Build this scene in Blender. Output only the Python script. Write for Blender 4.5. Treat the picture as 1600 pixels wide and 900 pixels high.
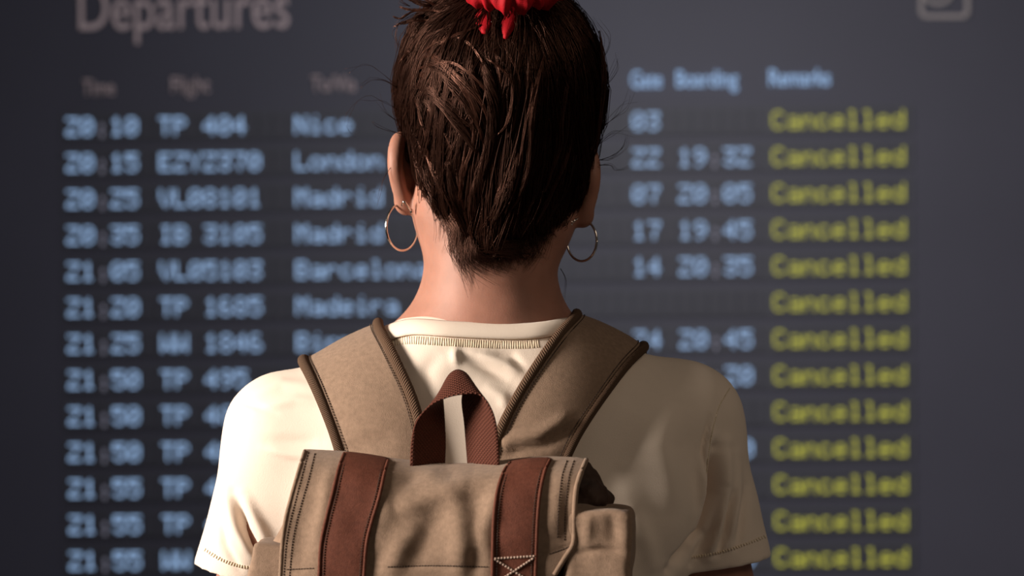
import bpy, bmesh, math, random
import numpy as np
from mathutils import Vector, Matrix, noise
from mathutils.bvhtree import BVHTree
random.seed(7); rng = np.random.default_rng(7)
for o in list(bpy.data.objects): bpy.data.objects.remove(o)
S = bpy.context.scene; COL = S.collection
R = math.radians

# ---------------------------------------------------------------- camera
CZ = 1.42; ROLL = R(0.45); FP = 85/36*1600
cd = bpy.data.cameras.new('camera'); cam = bpy.data.objects.new('camera', cd); COL.objects.link(cam)
cd.lens = 85; cd.sensor_width = 36; cd.clip_end = 50
cam.location = (0, 0, CZ); cam.rotation_euler = (R(90), ROLL, 0)
cd.dof.use_dof = True; cd.dof.focus_distance = 2.04; cd.dof.aperture_fstop = 5.4
S.camera = cam
# ---------------------------------------------------------------- world
W = bpy.data.worlds.new('world'); S.world = W; W.use_nodes = True
W.node_tree.nodes['Background'].inputs[0].default_value = (1.0, 0.88, 0.78, 1)
W.node_tree.nodes['Background'].inputs[1].default_value = 0.032
# ---------------------------------------------------------------- lights
def area(name, loc, aim, size, power, col, spread=180, sy=None):
    l = bpy.data.lights.new(name, 'AREA'); l.size = size; l.energy = power; l.color = col
    if sy: l.shape = 'RECTANGLE'; l.size_y = sy
    l.spread = R(spread)
    o = bpy.data.objects.new(name, l); COL.objects.link(o); o.location = loc
    o.rotation_euler = (Vector(aim)-Vector(loc)).to_track_quat('-Z', 'Y').to_euler(); return o
area('key_light', (-2.75, 1.12, 2.05), (-0.05, 2.1, 1.36), 0.85, 38, (1.0, 0.90, 0.79), 75)
area('fill_light', (1.6, 0.3, 3.0), (0.1, 2.1, 1.3), 1.2, 2.7, (1.0, 0.83, 0.64), 90)  # unseen fill lamp, added to lift the shaded right side; no ceiling fitting
area('board_fill_light', (0.22, 2.7, 2.15), (0.20, 5.0, 1.20), 1.3, 10.8, (0.92, 0.91, 1.0), 120, sy=.3)  # added unseen lamp; its falloff brightens the middle of the board
# ---------------------------------------------------------------- exposure
S.view_settings.view_transform = 'Standard'; S.view_settings.look = 'None'
S.view_settings.exposure = 0.0; S.view_settings.gamma = 1; S.view_settings.use_curve_mapping = False

# ================================================================ helpers
RT = Vector((math.cos(ROLL), 0, -math.sin(ROLL))); UP = Vector((math.sin(ROLL), 0, math.cos(ROLL)))
def rayd(px, py): return RT*((px-800)/FP) + Vector((0, 1, 0)) - UP*((py-450)/FP)
CO = Vector((0, 0, CZ))
def Q(px, py, Y): return CO + rayd(px, py)*Y
def proj(P):                                   # world points (n,3) -> reference picture coordinates
    d = np.asarray(P) - np.array(CO)
    return 800+FP*(d@np.array(RT))/d[:, 1], 450-FP*(d@np.array(UP))/d[:, 1]

def empty(name, loc, label, cat, group=None):
    o = bpy.data.objects.new(name, None); COL.objects.link(o); o.location = loc
    o['label'] = label; o['category'] = cat
    if group: o['group'] = group
    return o
def root_loc(p):
    v = Vector((0, 0, 0))
    while p: v += p.location; p = p.parent
    return v
def mesh(name, V, Fs, mat, parent=None, label=None, smooth=True, uv=None, kind=None, local=False):
    V = np.asarray(V, dtype=float)
    if parent is not None and not local: V = V - np.array(root_loc(parent))
    me = bpy.data.meshes.new(name); me.from_pydata(V.tolist(), [], Fs if isinstance(Fs, list) else Fs.tolist())
    if uv is not None:
        l = me.uv_layers.new(name='UVMap'); idx = np.empty(len(me.loops), dtype=np.int32)
        me.loops.foreach_get('vertex_index', idx); l.data.foreach_set('uv', np.asarray(uv, dtype=np.float32)[idx].ravel())
    me.polygons.foreach_set('use_smooth', [smooth]*len(me.polygons))
    me.materials.append(mat); me.update()
    o = bpy.data.objects.new(name, me); COL.objects.link(o)
    if parent is not None: o.parent = parent
    if label: o['label'] = label
    if kind: o['kind'] = kind
    return o
def bvh_of(V, Fs): return BVHTree.FromPolygons([tuple(v) for v in V], Fs if isinstance(Fs, list) else Fs.tolist())
def box(V, Fs, c, h):
    b = len(V)
    for sx in (-1, 1):
        for sy in (-1, 1):
            for sz in (-1, 1): V.append((c[0]+sx*h[0], c[1]+sy*h[1], c[2]+sz*h[2]))
    for f in ((0, 1, 3, 2), (4, 6, 7, 5), (0, 4, 5, 1), (2, 3, 7, 6), (0, 2, 6, 4), (1, 5, 7, 3)): Fs.append(tuple(b+i for i in f))

def cr(pts, n):                                # Catmull-Rom resample (uniform in control index)
    P = np.array([list(p) for p in pts], dtype=float); m = len(P)
    P = np.vstack([2*P[0]-P[1], P, 2*P[-1]-P[-2]])
    t = np.linspace(0, m-1-1e-9, n); i = t.astype(int); f = (t-i)[:, None]
    a, b, c, d = P[i], P[i+1], P[i+2], P[i+3]
    return .5*((2*b)+(-a+c)*f+(2*a-5*b+4*c-d)*f**2+(-a+3*b-3*c+d)*f**3)

def tubes(paths, rad, sides=3):                # paths (N,M,3), rad (N,M) -> verts, faces
    paths = np.asarray(paths); rad = np.asarray(rad); N, M, _ = paths.shape
    T = np.gradient(paths, axis=1); T /= np.linalg.norm(T, axis=2, keepdims=True)+1e-9
    ref = np.zeros_like(T); ref[..., 1] = 1; k = np.abs(T[..., 1]) > .9; ref[k] = (1, 0, 0)
    A = np.cross(T, ref); A /= np.linalg.norm(A, axis=2, keepdims=True)+1e-9; B = np.cross(T, A)
    V = np.empty((N, M, sides, 3))
    for s in range(sides):
        a = 2*math.pi*s/sides
        V[:, :, s] = paths+rad[..., None]*(math.cos(a)*A+math.sin(a)*B)
    base = (np.arange(N)[:, None, None]*M+np.arange(M-1)[None, :, None])*sides
    s = np.arange(sides)[None, None, :]; s2 = (s+1) % sides
    Fq = np.stack([base+s, base+s2, base+sides+s2, base+sides+s], axis=-1).reshape(-1, 4)
    F = Fq.tolist()
    for n in range(N if N < 400 else 0):
        b = n*M*sides; F.append([b+i for i in range(sides)][::-1]); F.append([b+(M-1)*sides+i for i in range(sides)])
    return V.reshape(-1, 3), F

# ---- signed-distance modelling on a rectilinear grid, meshed by surface nets
class SDF:
    def __init__(s, xs, ys, zs):
        s.a = [np.asarray(v, dtype=np.float32) for v in (xs, ys, zs)]
        s.F = np.full([len(v) for v in s.a], .05, dtype=np.float32)
    def _sub(s, lo, hi):
        sl = []
        for k in range(3):
            i = np.searchsorted(s.a[k], lo[k]); j = np.searchsorted(s.a[k], hi[k])
            sl.append(slice(max(i-1, 0), min(j+1, len(s.a[k]))))
        X = s.a[0][sl[0]][:, None, None]; Y = s.a[1][sl[1]][None, :, None]; Z = s.a[2][sl[2]][None, None, :]
        return tuple(sl), X, Y, Z
    def _mix(s, sl, d, k, op):
        f = s.F[sl]
        if op == 'sub':
            d = -d; h = np.clip(.5-.5*(f-d)/max(k, 1e-5), 0, 1) if k > 0 else None
            s.F[sl] = np.maximum(f, d) if k <= 0 else f*(1-h)+d*h+k*h*(1-h)
        else:
            if k <= 0: s.F[sl] = np.minimum(f, d)
            else:
                h = np.maximum(k-np.abs(f-d), 0)/k; s.F[sl] = np.minimum(f, d)-h*h*k*.25
    def cap(s, a, b, ra, rb=None, k=.01, op='add', sy=1.0):
        rb = ra if rb is None else rb; a = np.array(a, dtype=float); b = np.array(b, dtype=float); m = max(ra, rb)/min(sy, 1)+k*1.2+.015
        sl, X, Y, Z = s._sub(np.minimum(a, b)-m, np.maximum(a, b)+m)
        d = b-a; d2 = d.copy(); d2[1] /= 1; L = float(d@d)+1e-12
        t = np.clip(((X-a[0])*d[0]+(Y-a[1])*d[1]+(Z-a[2])*d[2])/L, 0, 1)
        q = np.sqrt((X-a[0]-t*d[0])**2+((Y-a[1]-t*d[1])/sy)**2+(Z-a[2]-t*d[2])**2)-(ra+t*(rb-ra))
        s._mix(sl, q.astype(np.float32), k, op)
    def ell(s, c, r, k=.01, rot=(0, 0, 0), op='add'):
        c = np.array(c, dtype=float); m = max(r)+k*1.2+.01
        sl, X, Y, Z = s._sub(c-m, c+m); X, Y, Z = X-c[0], Y-c[1], Z-c[2]
        if any(rot):
            from mathutils import Euler
            M = np.array(Euler([R(v) for v in rot]).to_matrix()).T
            X, Y, Z = [M[i][0]*X+M[i][1]*Y+M[i][2]*Z for i in range(3)]
        k0 = np.sqrt((X/r[0])**2+(Y/r[1])**2+(Z/r[2])**2); k1 = np.sqrt((X/r[0]**2)**2+(Y/r[1]**2)**2+(Z/r[2]**2)**2)+1e-6
        s._mix(sl, (k0*(k0-1)/k1).astype(np.float32), k, op)
    def rbox(s, c, h, r, k=.01, rot=(0, 0, 0), op='add'):
        c = np.array(c, dtype=float); m = float(np.linalg.norm(h))+k+.01
        sl, X, Y, Z = s._sub(c-m, c+m); X, Y, Z = X-c[0], Y-c[1], Z-c[2]
        if any(rot):
            from mathutils import Euler
            M = np.array(Euler([R(v) for v in rot]).to_matrix()).T
            X, Y, Z = [M[i][0]*X+M[i][1]*Y+M[i][2]*Z for i in range(3)]
        qx, qy, qz = np.abs(X)-h[0]+r, np.abs(Y)-h[1]+r, np.abs(Z)-h[2]+r
        d = np.sqrt(np.maximum(qx, 0)**2+np.maximum(qy, 0)**2+np.maximum(qz, 0)**2)+np.minimum(np.maximum(qx, np.maximum(qy, qz)), 0)-r
        s._mix(sl, (d+0*X+0*Y+0*Z).astype(np.float32), k, op)
    def tri(s, P, V):                          # sample on grid not needed
        pass
    def mesh(s):
        F = s.F; n = F.shape
        F[0], F[-1], F[:, 0], F[:, -1], F[:, :, 0], F[:, :, -1] = [1e-3]*6 if False else (np.maximum(F[0], 1e-3), np.maximum(F[-1], 1e-3), np.maximum(F[:, 0], 1e-3), np.maximum(F[:, -1], 1e-3), np.maximum(F[:, :, 0], 1e-3), np.maximum(F[:, :, -1], 1e-3))
        ins = F < 0; ids = []; pts = []; quads = []
        def cid(i, j, k): return (i.astype(np.int64)*n[1]+j)*n[2]+k
        for ax in range(3):
            A = [slice(None)]*3; B = [slice(None)]*3; A[ax] = slice(0, -1); B[ax] = slice(1, None)
            e = np.nonzero(ins[tuple(A)] != ins[tuple(B)]); e = [x for x in e]
            e2 = [x.copy() for x in e]; e2[ax] = e2[ax]+1
            f0 = F[tuple(e)]; f1 = F[tuple(e2)]; t = f0/(f0-f1)
            p = [s.a[k][e[k]].astype(float) for k in range(3)]; p[ax] = s.a[ax][e[ax]]*(1-t)+s.a[ax][e2[ax]]*t
            P = np.stack(p, 1); o1, o2 = (ax+1) % 3, (ax+2) % 3; cc = []
            for d1, d2 in ((-1, -1), (0, -1), (0, 0), (-1, 0)):
                q = [x.copy() for x in e]; q[o1] = q[o1]+d1; q[o2] = q[o2]+d2
                c = cid(*q); cc.append(c); ids.append(c); pts.append(P)
            qd = np.stack(cc, 1); fl = f0 >= 0; qd[fl] = qd[fl][:, ::-1]; quads.append(qd)
        ids = np.concatenate(ids); pts = np.concatenate(pts); u, inv = np.unique(ids, return_inverse=True)
        cnt = np.bincount(inv); V = np.stack([np.bincount(inv, pts[:, k])/cnt for k in range(3)], 1)
        Qd = np.searchsorted(u, np.concatenate(quads)); s.V = V; return V, Qd
def axis(*seg):                                # (start, end, step), joined
    out = []
    for a, b, st in seg: out += list(np.arange(a, b, st))
    return np.array(out)
def relax(V, Fq, it=2, w=.5):
    E = np.concatenate([Fq[:, [0, 1]], Fq[:, [1, 2]], Fq[:, [2, 3]], Fq[:, [3, 0]]]); n = len(V); V = V.copy()
    for _ in range(it):
        A = np.zeros_like(V); c = np.bincount(np.concatenate([E[:, 0], E[:, 1]]), minlength=n)
        for k in range(3): A[:, k] = np.bincount(E[:, 0], V[E[:, 1], k], n)+np.bincount(E[:, 1], V[E[:, 0], k], n)
        V += w*(A/np.maximum(c, 1)[:, None]-V)
    return V
def normals(V, Fq):
    N = np.zeros_like(V); nf = np.cross(V[Fq[:, 2]]-V[Fq[:, 0]], V[Fq[:, 3]]-V[Fq[:, 1]])
    for c in range(4):
        for k in range(3): N[:, k] += np.bincount(Fq[:, c], nf[:, k], len(V))
    return N/(np.linalg.norm(N, axis=1, keepdims=True)+1e-12)
def segd(px, py, pts):                         # distance to a polyline and the position along it
    best = np.full(px.shape, 1e9); tt = np.zeros(px.shape); m = len(pts)-1
    for i in range(m):
        (x0, y0), (x1, y1) = pts[i], pts[i+1]; dx, dy = x1-x0, y1-y0; L = dx*dx+dy*dy+1e-9
        t = np.clip(((px-x0)*dx+(py-y0)*dy)/L, 0, 1); d = np.hypot(px-x0-t*dx, py-y0-t*dy)
        k = d < best; best = np.where(k, d, best); tt = np.where(k, (i+t)/m, tt)
    return best, tt
def folds(V, N, lst, ymax=None, scale=1.0):    # soft cloth folds: raised (or sunken) creases of the given width and height
    px, py = proj(V); D = np.zeros(len(V)); back = np.clip(-N[:, 1]*1.6+.3, 0, 1)
    for pts, w, a in lst:
        d, t = segd(px, py, pts); D += a*np.exp(-(d/w)**2)*np.sin(np.clip(t, .04, .96)*math.pi)**.6
    if ymax is not None: back = back*(V[:, 1] < ymax)
    return V+N*(D*back*scale)[:, None]
def nz(V, sc, amp, seed=0, ax=(1, 1, 1)):
    return np.array([noise.noise(Vector((v[0]*sc*ax[0]+seed, v[1]*sc*ax[1], v[2]*sc*ax[2]))) for v in V])*amp

# ================================================================ materials
def mat(name, col, rough=.8, metal=0, spec=.3, var=0, vscale=60, bump=0, bscale=900, emis=None, es=0, sss=0, wave=None, sheen=0, coat=0, detail=3, stretch=None, tint=(1, 1, 1)):
    m = bpy.data.materials.new(name); m.use_nodes = True; nt = m.node_tree; b = nt.nodes['Principled BSDF']; L = nt.links
    b.inputs['Base Color'].default_value = (*col, 1); b.inputs['Roughness'].default_value = rough; b.inputs['Metallic'].default_value = metal
    b.inputs['Specular IOR Level'].default_value = spec; b.inputs['Specular Tint'].default_value = (*tint, 1)
    if sheen: b.inputs['Sheen Weight'].default_value = sheen; b.inputs['Sheen Roughness'].default_value = .5
    if coat: b.inputs['Coat Weight'].default_value = coat; b.inputs['Coat Roughness'].default_value = .3
    if sss:
        b.inputs['Subsurface Weight'].default_value = sss; b.inputs['Subsurface Radius'].default_value = (1, .35, .18); b.inputs['Subsurface Scale'].default_value = .006
    if emis: b.inputs['Emission Color'].default_value = (*emis, 1); b.inputs['Emission Strength'].default_value = es
    tc = nt.nodes.new('ShaderNodeTexCoord'); src = tc.outputs['Object']
    if stretch:
        mp = nt.nodes.new('ShaderNodeMapping'); mp.inputs['Scale'].default_value = stretch; L.new(src, mp.inputs[0]); src = mp.outputs[0]
    if var:
        n = nt.nodes.new('ShaderNodeTexNoise'); n.inputs['Scale'].default_value = vscale; n.inputs['Detail'].default_value = detail; L.new(src, n.inputs['Vector'])
        r = nt.nodes.new('ShaderNodeMapRange'); r.inputs[1].default_value = .3; r.inputs[2].default_value = .7; r.inputs[3].default_value = 1-var; r.inputs[4].default_value = 1+var
        L.new(n.outputs['Fac'], r.inputs[0]); x = nt.nodes.new('ShaderNodeVectorMath'); x.operation = 'SCALE'; x.inputs[0].default_value = col
        L.new(r.outputs[0], x.inputs['Scale']); L.new(x.outputs[0], b.inputs['Base Color'])
    hgt = None
    if bump:
        n2 = nt.nodes.new('ShaderNodeTexNoise'); n2.inputs['Scale'].default_value = bscale; n2.inputs['Detail'].default_value = 4; L.new(src, n2.inputs['Vector']); hgt = n2.outputs['Fac']
    if wave:                                    # woven ribs along a ribbon's own UV
        sc, ang, sc2 = wave; mp = nt.nodes.new('ShaderNodeMapping'); mp.inputs['Rotation'].default_value = (0, 0, R(ang)); L.new(tc.outputs['UV'], mp.inputs[0])
        w = nt.nodes.new('ShaderNodeTexWave'); w.inputs['Scale'].default_value = sc; w.inputs['Distortion'].default_value = 1.0; w.inputs['Detail'].default_value = 2; L.new(mp.outputs[0], w.inputs['Vector'])
        hgt = w.outputs['Fac']
        if sc2:
            mp2 = nt.nodes.new('ShaderNodeMapping'); mp2.inputs['Rotation'].default_value = (0, 0, R(-ang)); L.new(tc.outputs['UV'], mp2.inputs[0])
            w2 = nt.nodes.new('ShaderNodeTexWave'); w2.inputs['Scale'].default_value = sc2; L.new(mp2.outputs[0], w2.inputs['Vector'])
            ad = nt.nodes.new('ShaderNodeMath'); ad.operation = 'MULTIPLY'; L.new(hgt, ad.inputs[0]); L.new(w2.outputs['Fac'], ad.inputs[1]); hgt = ad.outputs[0]
        mr = nt.nodes.new('ShaderNodeMapRange'); mr.inputs[3].default_value = .62; mr.inputs[4].default_value = 1.15; L.new(hgt, mr.inputs[0])
        x = nt.nodes.new('ShaderNodeVectorMath'); x.operation = 'SCALE'; x.inputs[0].default_value = col; L.new(mr.outputs[0], x.inputs['Scale']); L.new(x.outputs[0], b.inputs['Base Color'])
    if hgt is not None:
        bp = nt.nodes.new('ShaderNodeBump'); bp.inputs['Strength'].default_value = bump or .5; bp.inputs['Distance'].default_value = .001
        L.new(hgt, bp.inputs['Height']); L.new(bp.outputs[0], b.inputs['Normal'])
    return m
M_board = mat('board_panel', (.058, .058, .080), .5, var=.06, vscale=3, spec=.35)
M_cell = mat('display_cell', (.052, .053, .066), .5, spec=.35)
M_strip = mat('display_strip', (.064, .066, .080), .5, spec=.35)
M_print = mat('printed_grey', (.62, .50, .50), .7)
M_blue = mat('lit_blue', (.1, .12, .16), .5, emis=(.30, .47, .74), es=.92)
M_yell = mat('lit_yellow', (.14, .14, .05), .5, emis=(.45, .44, .045), es=.80)
M_dim = mat('faint_glow_colon', (.10, .095, .12), .5, emis=(.13, .13, .17), es=1.3)  # colons look almost off; a faint glow is put in so they show
M_floor = mat('floor_stone', (.22, .21, .2), .35, var=.1, vscale=4)
M_wall = mat('wall_paint', (.07, .07, .075), .8, var=.05, vscale=5)
M_skin = mat('skin', (.36, .168, .118), .55, spec=.35, var=.09, vscale=55, bump=.12, bscale=700, sss=.25)
M_shirt = mat('cream_cotton', (.80, .67, .565), .9, spec=.1, var=.03, vscale=25, bump=.25, bscale=1300, sheen=.08)
M_thread = mat('cream_thread', (.80, .67, .50), .8)
M_canvas = mat('tan_canvas', (.275, .182, .127), .92, spec=.1, var=.12, vscale=260, bump=.55, bscale=1600, sheen=.1)
M_bind = mat('brown_twill_tape', (.125, .072, .045), .85, spec=.15, bump=.8, wave=(190, 45, 0))
M_strapb = mat('russet_canvas', (.118, .036, .021), .75, spec=.2, var=.15, vscale=300, bump=.5, bscale=1500)
M_web = mat('russet_webbing', (.125, .036, .021), .8, spec=.2, bump=.9, wave=(130, 40, 130))
M_dark = mat('dark_lining', (.05, .026, .018), .7, var=.3, vscale=80, bump=.4, bscale=300)
M_stitch = mat('dark_thread', (.045, .026, .018), .8)
M_pale = mat('pale_thread', (.42, .30, .24), .8)
M_hairb = mat('hair_under', (.010, .0048, .0032), .8, spec=.05)
M_hair = mat('hair_brown', (.012, .0044, .0028), .36, spec=.45, var=.45, vscale=30, tint=(1, .46, .32))
M_hair2 = mat('hair_russet', (.030, .0105, .0065), .33, spec=.75, var=.4, vscale=60, tint=(1, .46, .32))
M_red = mat('red_cotton', (.36, .004, .010), .7, spec=.2, bump=.3, bscale=900)
M_silver = mat('polished_metal', (.80, .72, .66), .16, metal=1)
M_jean = mat('dark_denim', (.03, .04, .07), .85, bump=.3)
M_shoe = mat('shoe_white', (.6, .58, .55), .6)
M_lip = mat('lip', (.4, .12, .1), .5); M_eye = mat('eye_white', (.75, .72, .7), .2)

# ================================================================ setting
V = []; F = []; box(V, F, (0, 2.6, -.05), (4, 4.6, .05)); o = mesh('floor', V, F, M_floor, smooth=False); o['kind'] = 'structure'
V = []; F = []; box(V, F, (0, 5.48, 1.7), (4, .05, 1.7)); o = mesh('wall_back', V, F, M_wall, smooth=False); o['kind'] = 'structure'

# ================================================================ departures board
YAW = R(1.5); BY = 5.0
board = empty('departures_board', (0, BY, 0), 'large dark airport departures board with lit blue flight rows and yellow Cancelled remarks', 'board')
# right side stands a little nearer; local x along the board, local y into it, z up
board.rotation_euler = (0, 0, -YAW)
bx = Vector((math.cos(YAW), -math.sin(YAW), 0)); bn = Vector((math.sin(YAW), math.cos(YAW), 0)); bo = Vector((0, BY, 0))
def UVB(px, py):
    d = rayd(px, py); t = (bo-CO).dot(bn)/d.dot(bn); p = CO+d*t
    return (p-bo).dot(bx), p.z
V = []; F = []; box(V, F, (0, .20, 1.45), (1.75, .196, 1.05)); mesh('panel', V, F, M_board, board, smooth=False, local=True)
V = []; F = []
for c, h in (((0, .17, 2.53), (1.80, .20, .03)), ((0, .17, .37), (1.80, .20, .03)), ((-1.78, .17, 1.45), (.03, .20, 1.05)), ((1.78, .17, 1.45), (.03, .20, 1.05))):
    V = []; F = []; box(V, F, c, h); mesh('frame_rail', V, F, M_dim if False else M_wall, board, smooth=False, local=True)

G = {'0': '01110 10001 10011 10101 11001 10001 01110', '1': '00100 01100 00100 00100 00100 00100 01110', '2': '11111 00001 00010 00100 01000 10000 11111',
 '3': '11111 00001 00010 01110 00001 10001 01110', '4': '00010 00110 01010 10010 11111 00010 00010', '5': '11111 10000 11110 00001 00001 10001 01110',
 '6': '01110 10000 10000 11110 10001 10001 01110', '7': '11111 00001 00010 00010 00100 00100 00100', '8': '01110 10001 10001 01110 10001 10001 01110',
 '9': '01110 10001 10001 01111 00001 00010 01100', 'T': '11111 00100 00100 00100 00100 00100 00100', 'P': '11110 10001 10001 11110 10000 10000 10000',
 'E': '11111 10000 10000 11110 10000 10000 11111', 'Z': '11111 00001 00010 00100 01000 10000 11111', 'Y': '10001 10001 01010 00100 00100 00100 00100',
 'V': '10001 10001 10001 10001 01010 01010 00100', 'L': '10000 10000 10000 10000 10000 10000 11111', 'I': '01110 00100 00100 00100 00100 00100 01110',
 'B': '11110 10001 10001 11110 10001 10001 11110', 'W': '10001 10001 10001 10101 10101 11011 10001', 'N': '10001 11001 11001 10101 10011 10011 10001',
 'M': '10001 11011 10101 10101 10001 10001 10001', 'C': '01110 10001 10000 10000 10000 10001 01110',
 'a': '00000 00000 01110 00001 01111 10001 01111', 'b': '10000 10000 10110 11001 10001 10001 11110', 'c': '00000 00000 01110 10000 10000 10001 01110',
 'd': '00001 00001 01101 10011 10001 10001 01111', 'e': '00000 00000 01110 10001 11111 10000 01110', 'g': '00000 01111 10001 10001 01111 00001 01110',
 'h': '10000 10000 10110 11001 10001 10001 10001', 'i': '00100 00000 01100 00100 00100 00100 01110', 'l': '01100 00100 00100 00100 00100 00100 01110',
 'm': '00000 00000 11010 10101 10101 10001 10001', 'n': '00000 00000 10110 11001 10001 10001 10001', 'o': '00000 00000 01110 10001 10001 10001 01110',
 'r': '00000 00000 10110 11001 10000 10000 10000', ':': '00000 00000 00100 00100 00000 00100 00100'}
u0 = UVB(1202, 187)[0]; PITCH = (UVB(1413, 187)[0]-u0)/9.0; DX = PITCH/6*1.02; 
z0 = UVB(1310, 187)[1]; z12 = UVB(1310, 870)[1]; DZR = (z0-z12)/12; DZ = DZR/56.9*4.05
cols = {'time': 105, 'flight': 250, 'dest': 462, 'gate': 988, 'board': 1060, 'rem': 1206}
cu = {k: UVB(v, 300)[0] for k, v in cols.items()}
def word(name, txt, u, z, m, parent, label=None):
    V = []; F = []
    for i, ch in enumerate(txt):
        if ch not in G: continue
        for r, row in enumerate(G[ch].split()):
            for c, b in enumerate(row):
                if b == '1': box(V, F, (u+i*PITCH+(c+.5)*DX, -.0075, z+(3-r)*DZ), (DX*.45, .0015, DZ*.45))
    if V: return mesh(name, V, F, m, parent, label, smooth=False, local=True)
rows = [('20:10', 'TP 404', 'Nice', '03', '', 1), ('20:15', 'EZY2370', 'London', '22', '19:32', 1), ('20:25', 'VL08101', 'Madrid', '07', '20:05', 1),
 ('20:35', 'IB 3105', 'Madrid', '17', '19:45', 1), ('21:05', 'VL05103', 'Barcelona', '14', '20:35', 1), ('21:20', 'TP 1685', 'Madeira', '', '', 1),
 ('21:25', 'WW 1846', 'Birmingham', '24', '20:45', 1), ('21:50', 'TP 495', '', '', '21:20', 1), ('21:50', 'TP 484', '', '', '', 1), ('21:50', 'TP 484', '', '', '20:50', 1),
 ('21:55', 'TP 4', '', '', '', 1), ('21:55', 'TP 4', '', '', '', 1), ('21:55', 'WW', '', '', '21:25', 1)]
# a plain cell and its shared mesh
cv = []; cf = []; box(cv, cf, (PITCH/2-.0008, -.003, 0), (PITCH*.46, .003, DZR*.33))
cellme = bpy.data.meshes.new('display_cell'); cellme.from_pydata(cv, [], cf); cellme.materials.append(M_cell)
ustart = cu['gate']-3*PITCH
for k, (t, fl, de, ga, bo_, rm) in enumerate(rows):
    z = z0-k*DZR
    V = []; F = []; ua = cu['time']-.01; ub = cu['rem']+9*PITCH+.012
    box(V, F, ((ua+ub)/2, .0015, z), ((ub-ua)/2, .0035, DZR*.40))
    st = mesh('row_strip', V, F, M_strip, board, smooth=False, local=True)
    # left-hand cells too faint to tell apart: one relief object per row
    V = []; F = []; u = cu['time']
    while u < ustart-PITCH*.9: box(V, F, (u+PITCH/2-.0008, -.003, z), (PITCH*.46, .003, DZR*.33)); u += PITCH
    mesh('cell_relief', V, F, M_cell, st, smooth=False, local=True, kind='stuff')
    for i in range(22):
        if i < 12: u = ustart+i*PITCH
        else: u = cu['rem']+(i-12)*PITCH
        if i == 21: continue
        if i < 12 and u+PITCH*.95 > cu['rem']: continue
        c = bpy.data.objects.new('display_cell', cellme); COL.objects.link(c); c.parent = st; c.location = (u, 0, z)
    for nm, s_, key in (('departure_time', t, 'time'), ('flight_number', fl, 'flight'), ('destination', de, 'dest'), ('gate_number', ga, 'gate'), ('boarding_time', bo_, 'board')):
        if not s_: continue
        if ':' in s_:
            word('colon', '  :', cu[key], z-DZ*.6, M_dim, st); a_, b_ = s_.split(':')
            word(nm.replace('time', 'hour'), a_, cu[key], z, M_blue, st); word(nm.replace('time', 'minutes'), b_, cu[key]+3*PITCH, z, M_blue, st)
        elif ' ' in s_: word('airline_code', s_[:2], cu[key], z, M_blue, st); word(nm, s_[3:], cu[key]+3*PITCH, z, M_blue, st)
        else: word(nm, s_, cu[key], z, M_blue, st)
    word('remark', 'Cancelled', cu['rem'], z, M_yell, st, 'yellow Cancelled remark')
# headings (flat lettering)
def lettering(name, txt, x0, x1, base, xh, m, bold=.0, label=None):
    u_0, zb = UVB(x0, base); u_1 = UVB(x1, base)[0]; h = UVB(x0, base-xh)[1]-zb
    c = bpy.data.curves.new(name, 'FONT'); c.body = txt; c.size = 1; c.extrude = 0.0; c.offset = bold
    o = bpy.data.objects.new(name+'_src', c); COL.objects.link(o); bpy.context.view_layer.update()
    me = bpy.data.meshes.new_from_object(o.evaluated_get(bpy.context.evaluated_depsgraph_get())); bpy.data.objects.remove(o)
    P = np.array([v.co[:] for v in me.vertices]); w0, w1 = P[:, 0].min(), P[:, 0].max()
    sx = (u_1-u_0)/(w1-w0); sz = h/.73
    n = len(P); A = np.stack([u_0+(P[:, 0]-w0)*sx, np.full(n, -.004), zb+P[:, 1]*sz], 1)
    bm = bmesh.new(); bm.from_mesh(me); bm.verts.ensure_lookup_table()
    for i, v in enumerate(bm.verts): v.co = A[i]
    r = bmesh.ops.extrude_face_region(bm, geom=bm.faces[:])
    for v in [g for g in r['geom'] if isinstance(g, bmesh.types.BMVert)]: v.co.y += .004
    bmesh.ops.recalc_face_normals(bm, faces=bm.faces[:])
    m2 = bpy.data.meshes.new(name); bm.to_mesh(m2); bm.free(); m2.materials.append(m)
    o = bpy.data.objects.new(name, m2); COL.objects.link(o); o.parent = board
    if label: o['label'] = label
lettering('title_lettering', 'Departures', 124, 452, 47, 74, M_print, .0, 'large pale Departures title')
for nm, t, x0, x1, b, h, m in (('column_heading', 'Time', 129, 179, 149, 26, M_print), ('column_heading', 'Flight', 268, 328, 145, 26, M_print), ('column_heading', 'To/Via', 486, 556, 143, 26, M_print),
    ('column_heading', 'Gate', 986, 1034, 137, 27, M_blue), ('column_heading', 'Boarding', 1057, 1153, 136, 27, M_blue), ('column_heading', 'Remarks', 1202, 1297, 134, 27, M_blue)):
    lettering(nm, t, x0, x1, b, h, m, .006)  # Gate, Boarding and Remarks glow blue to imitate a reflection on the print
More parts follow.
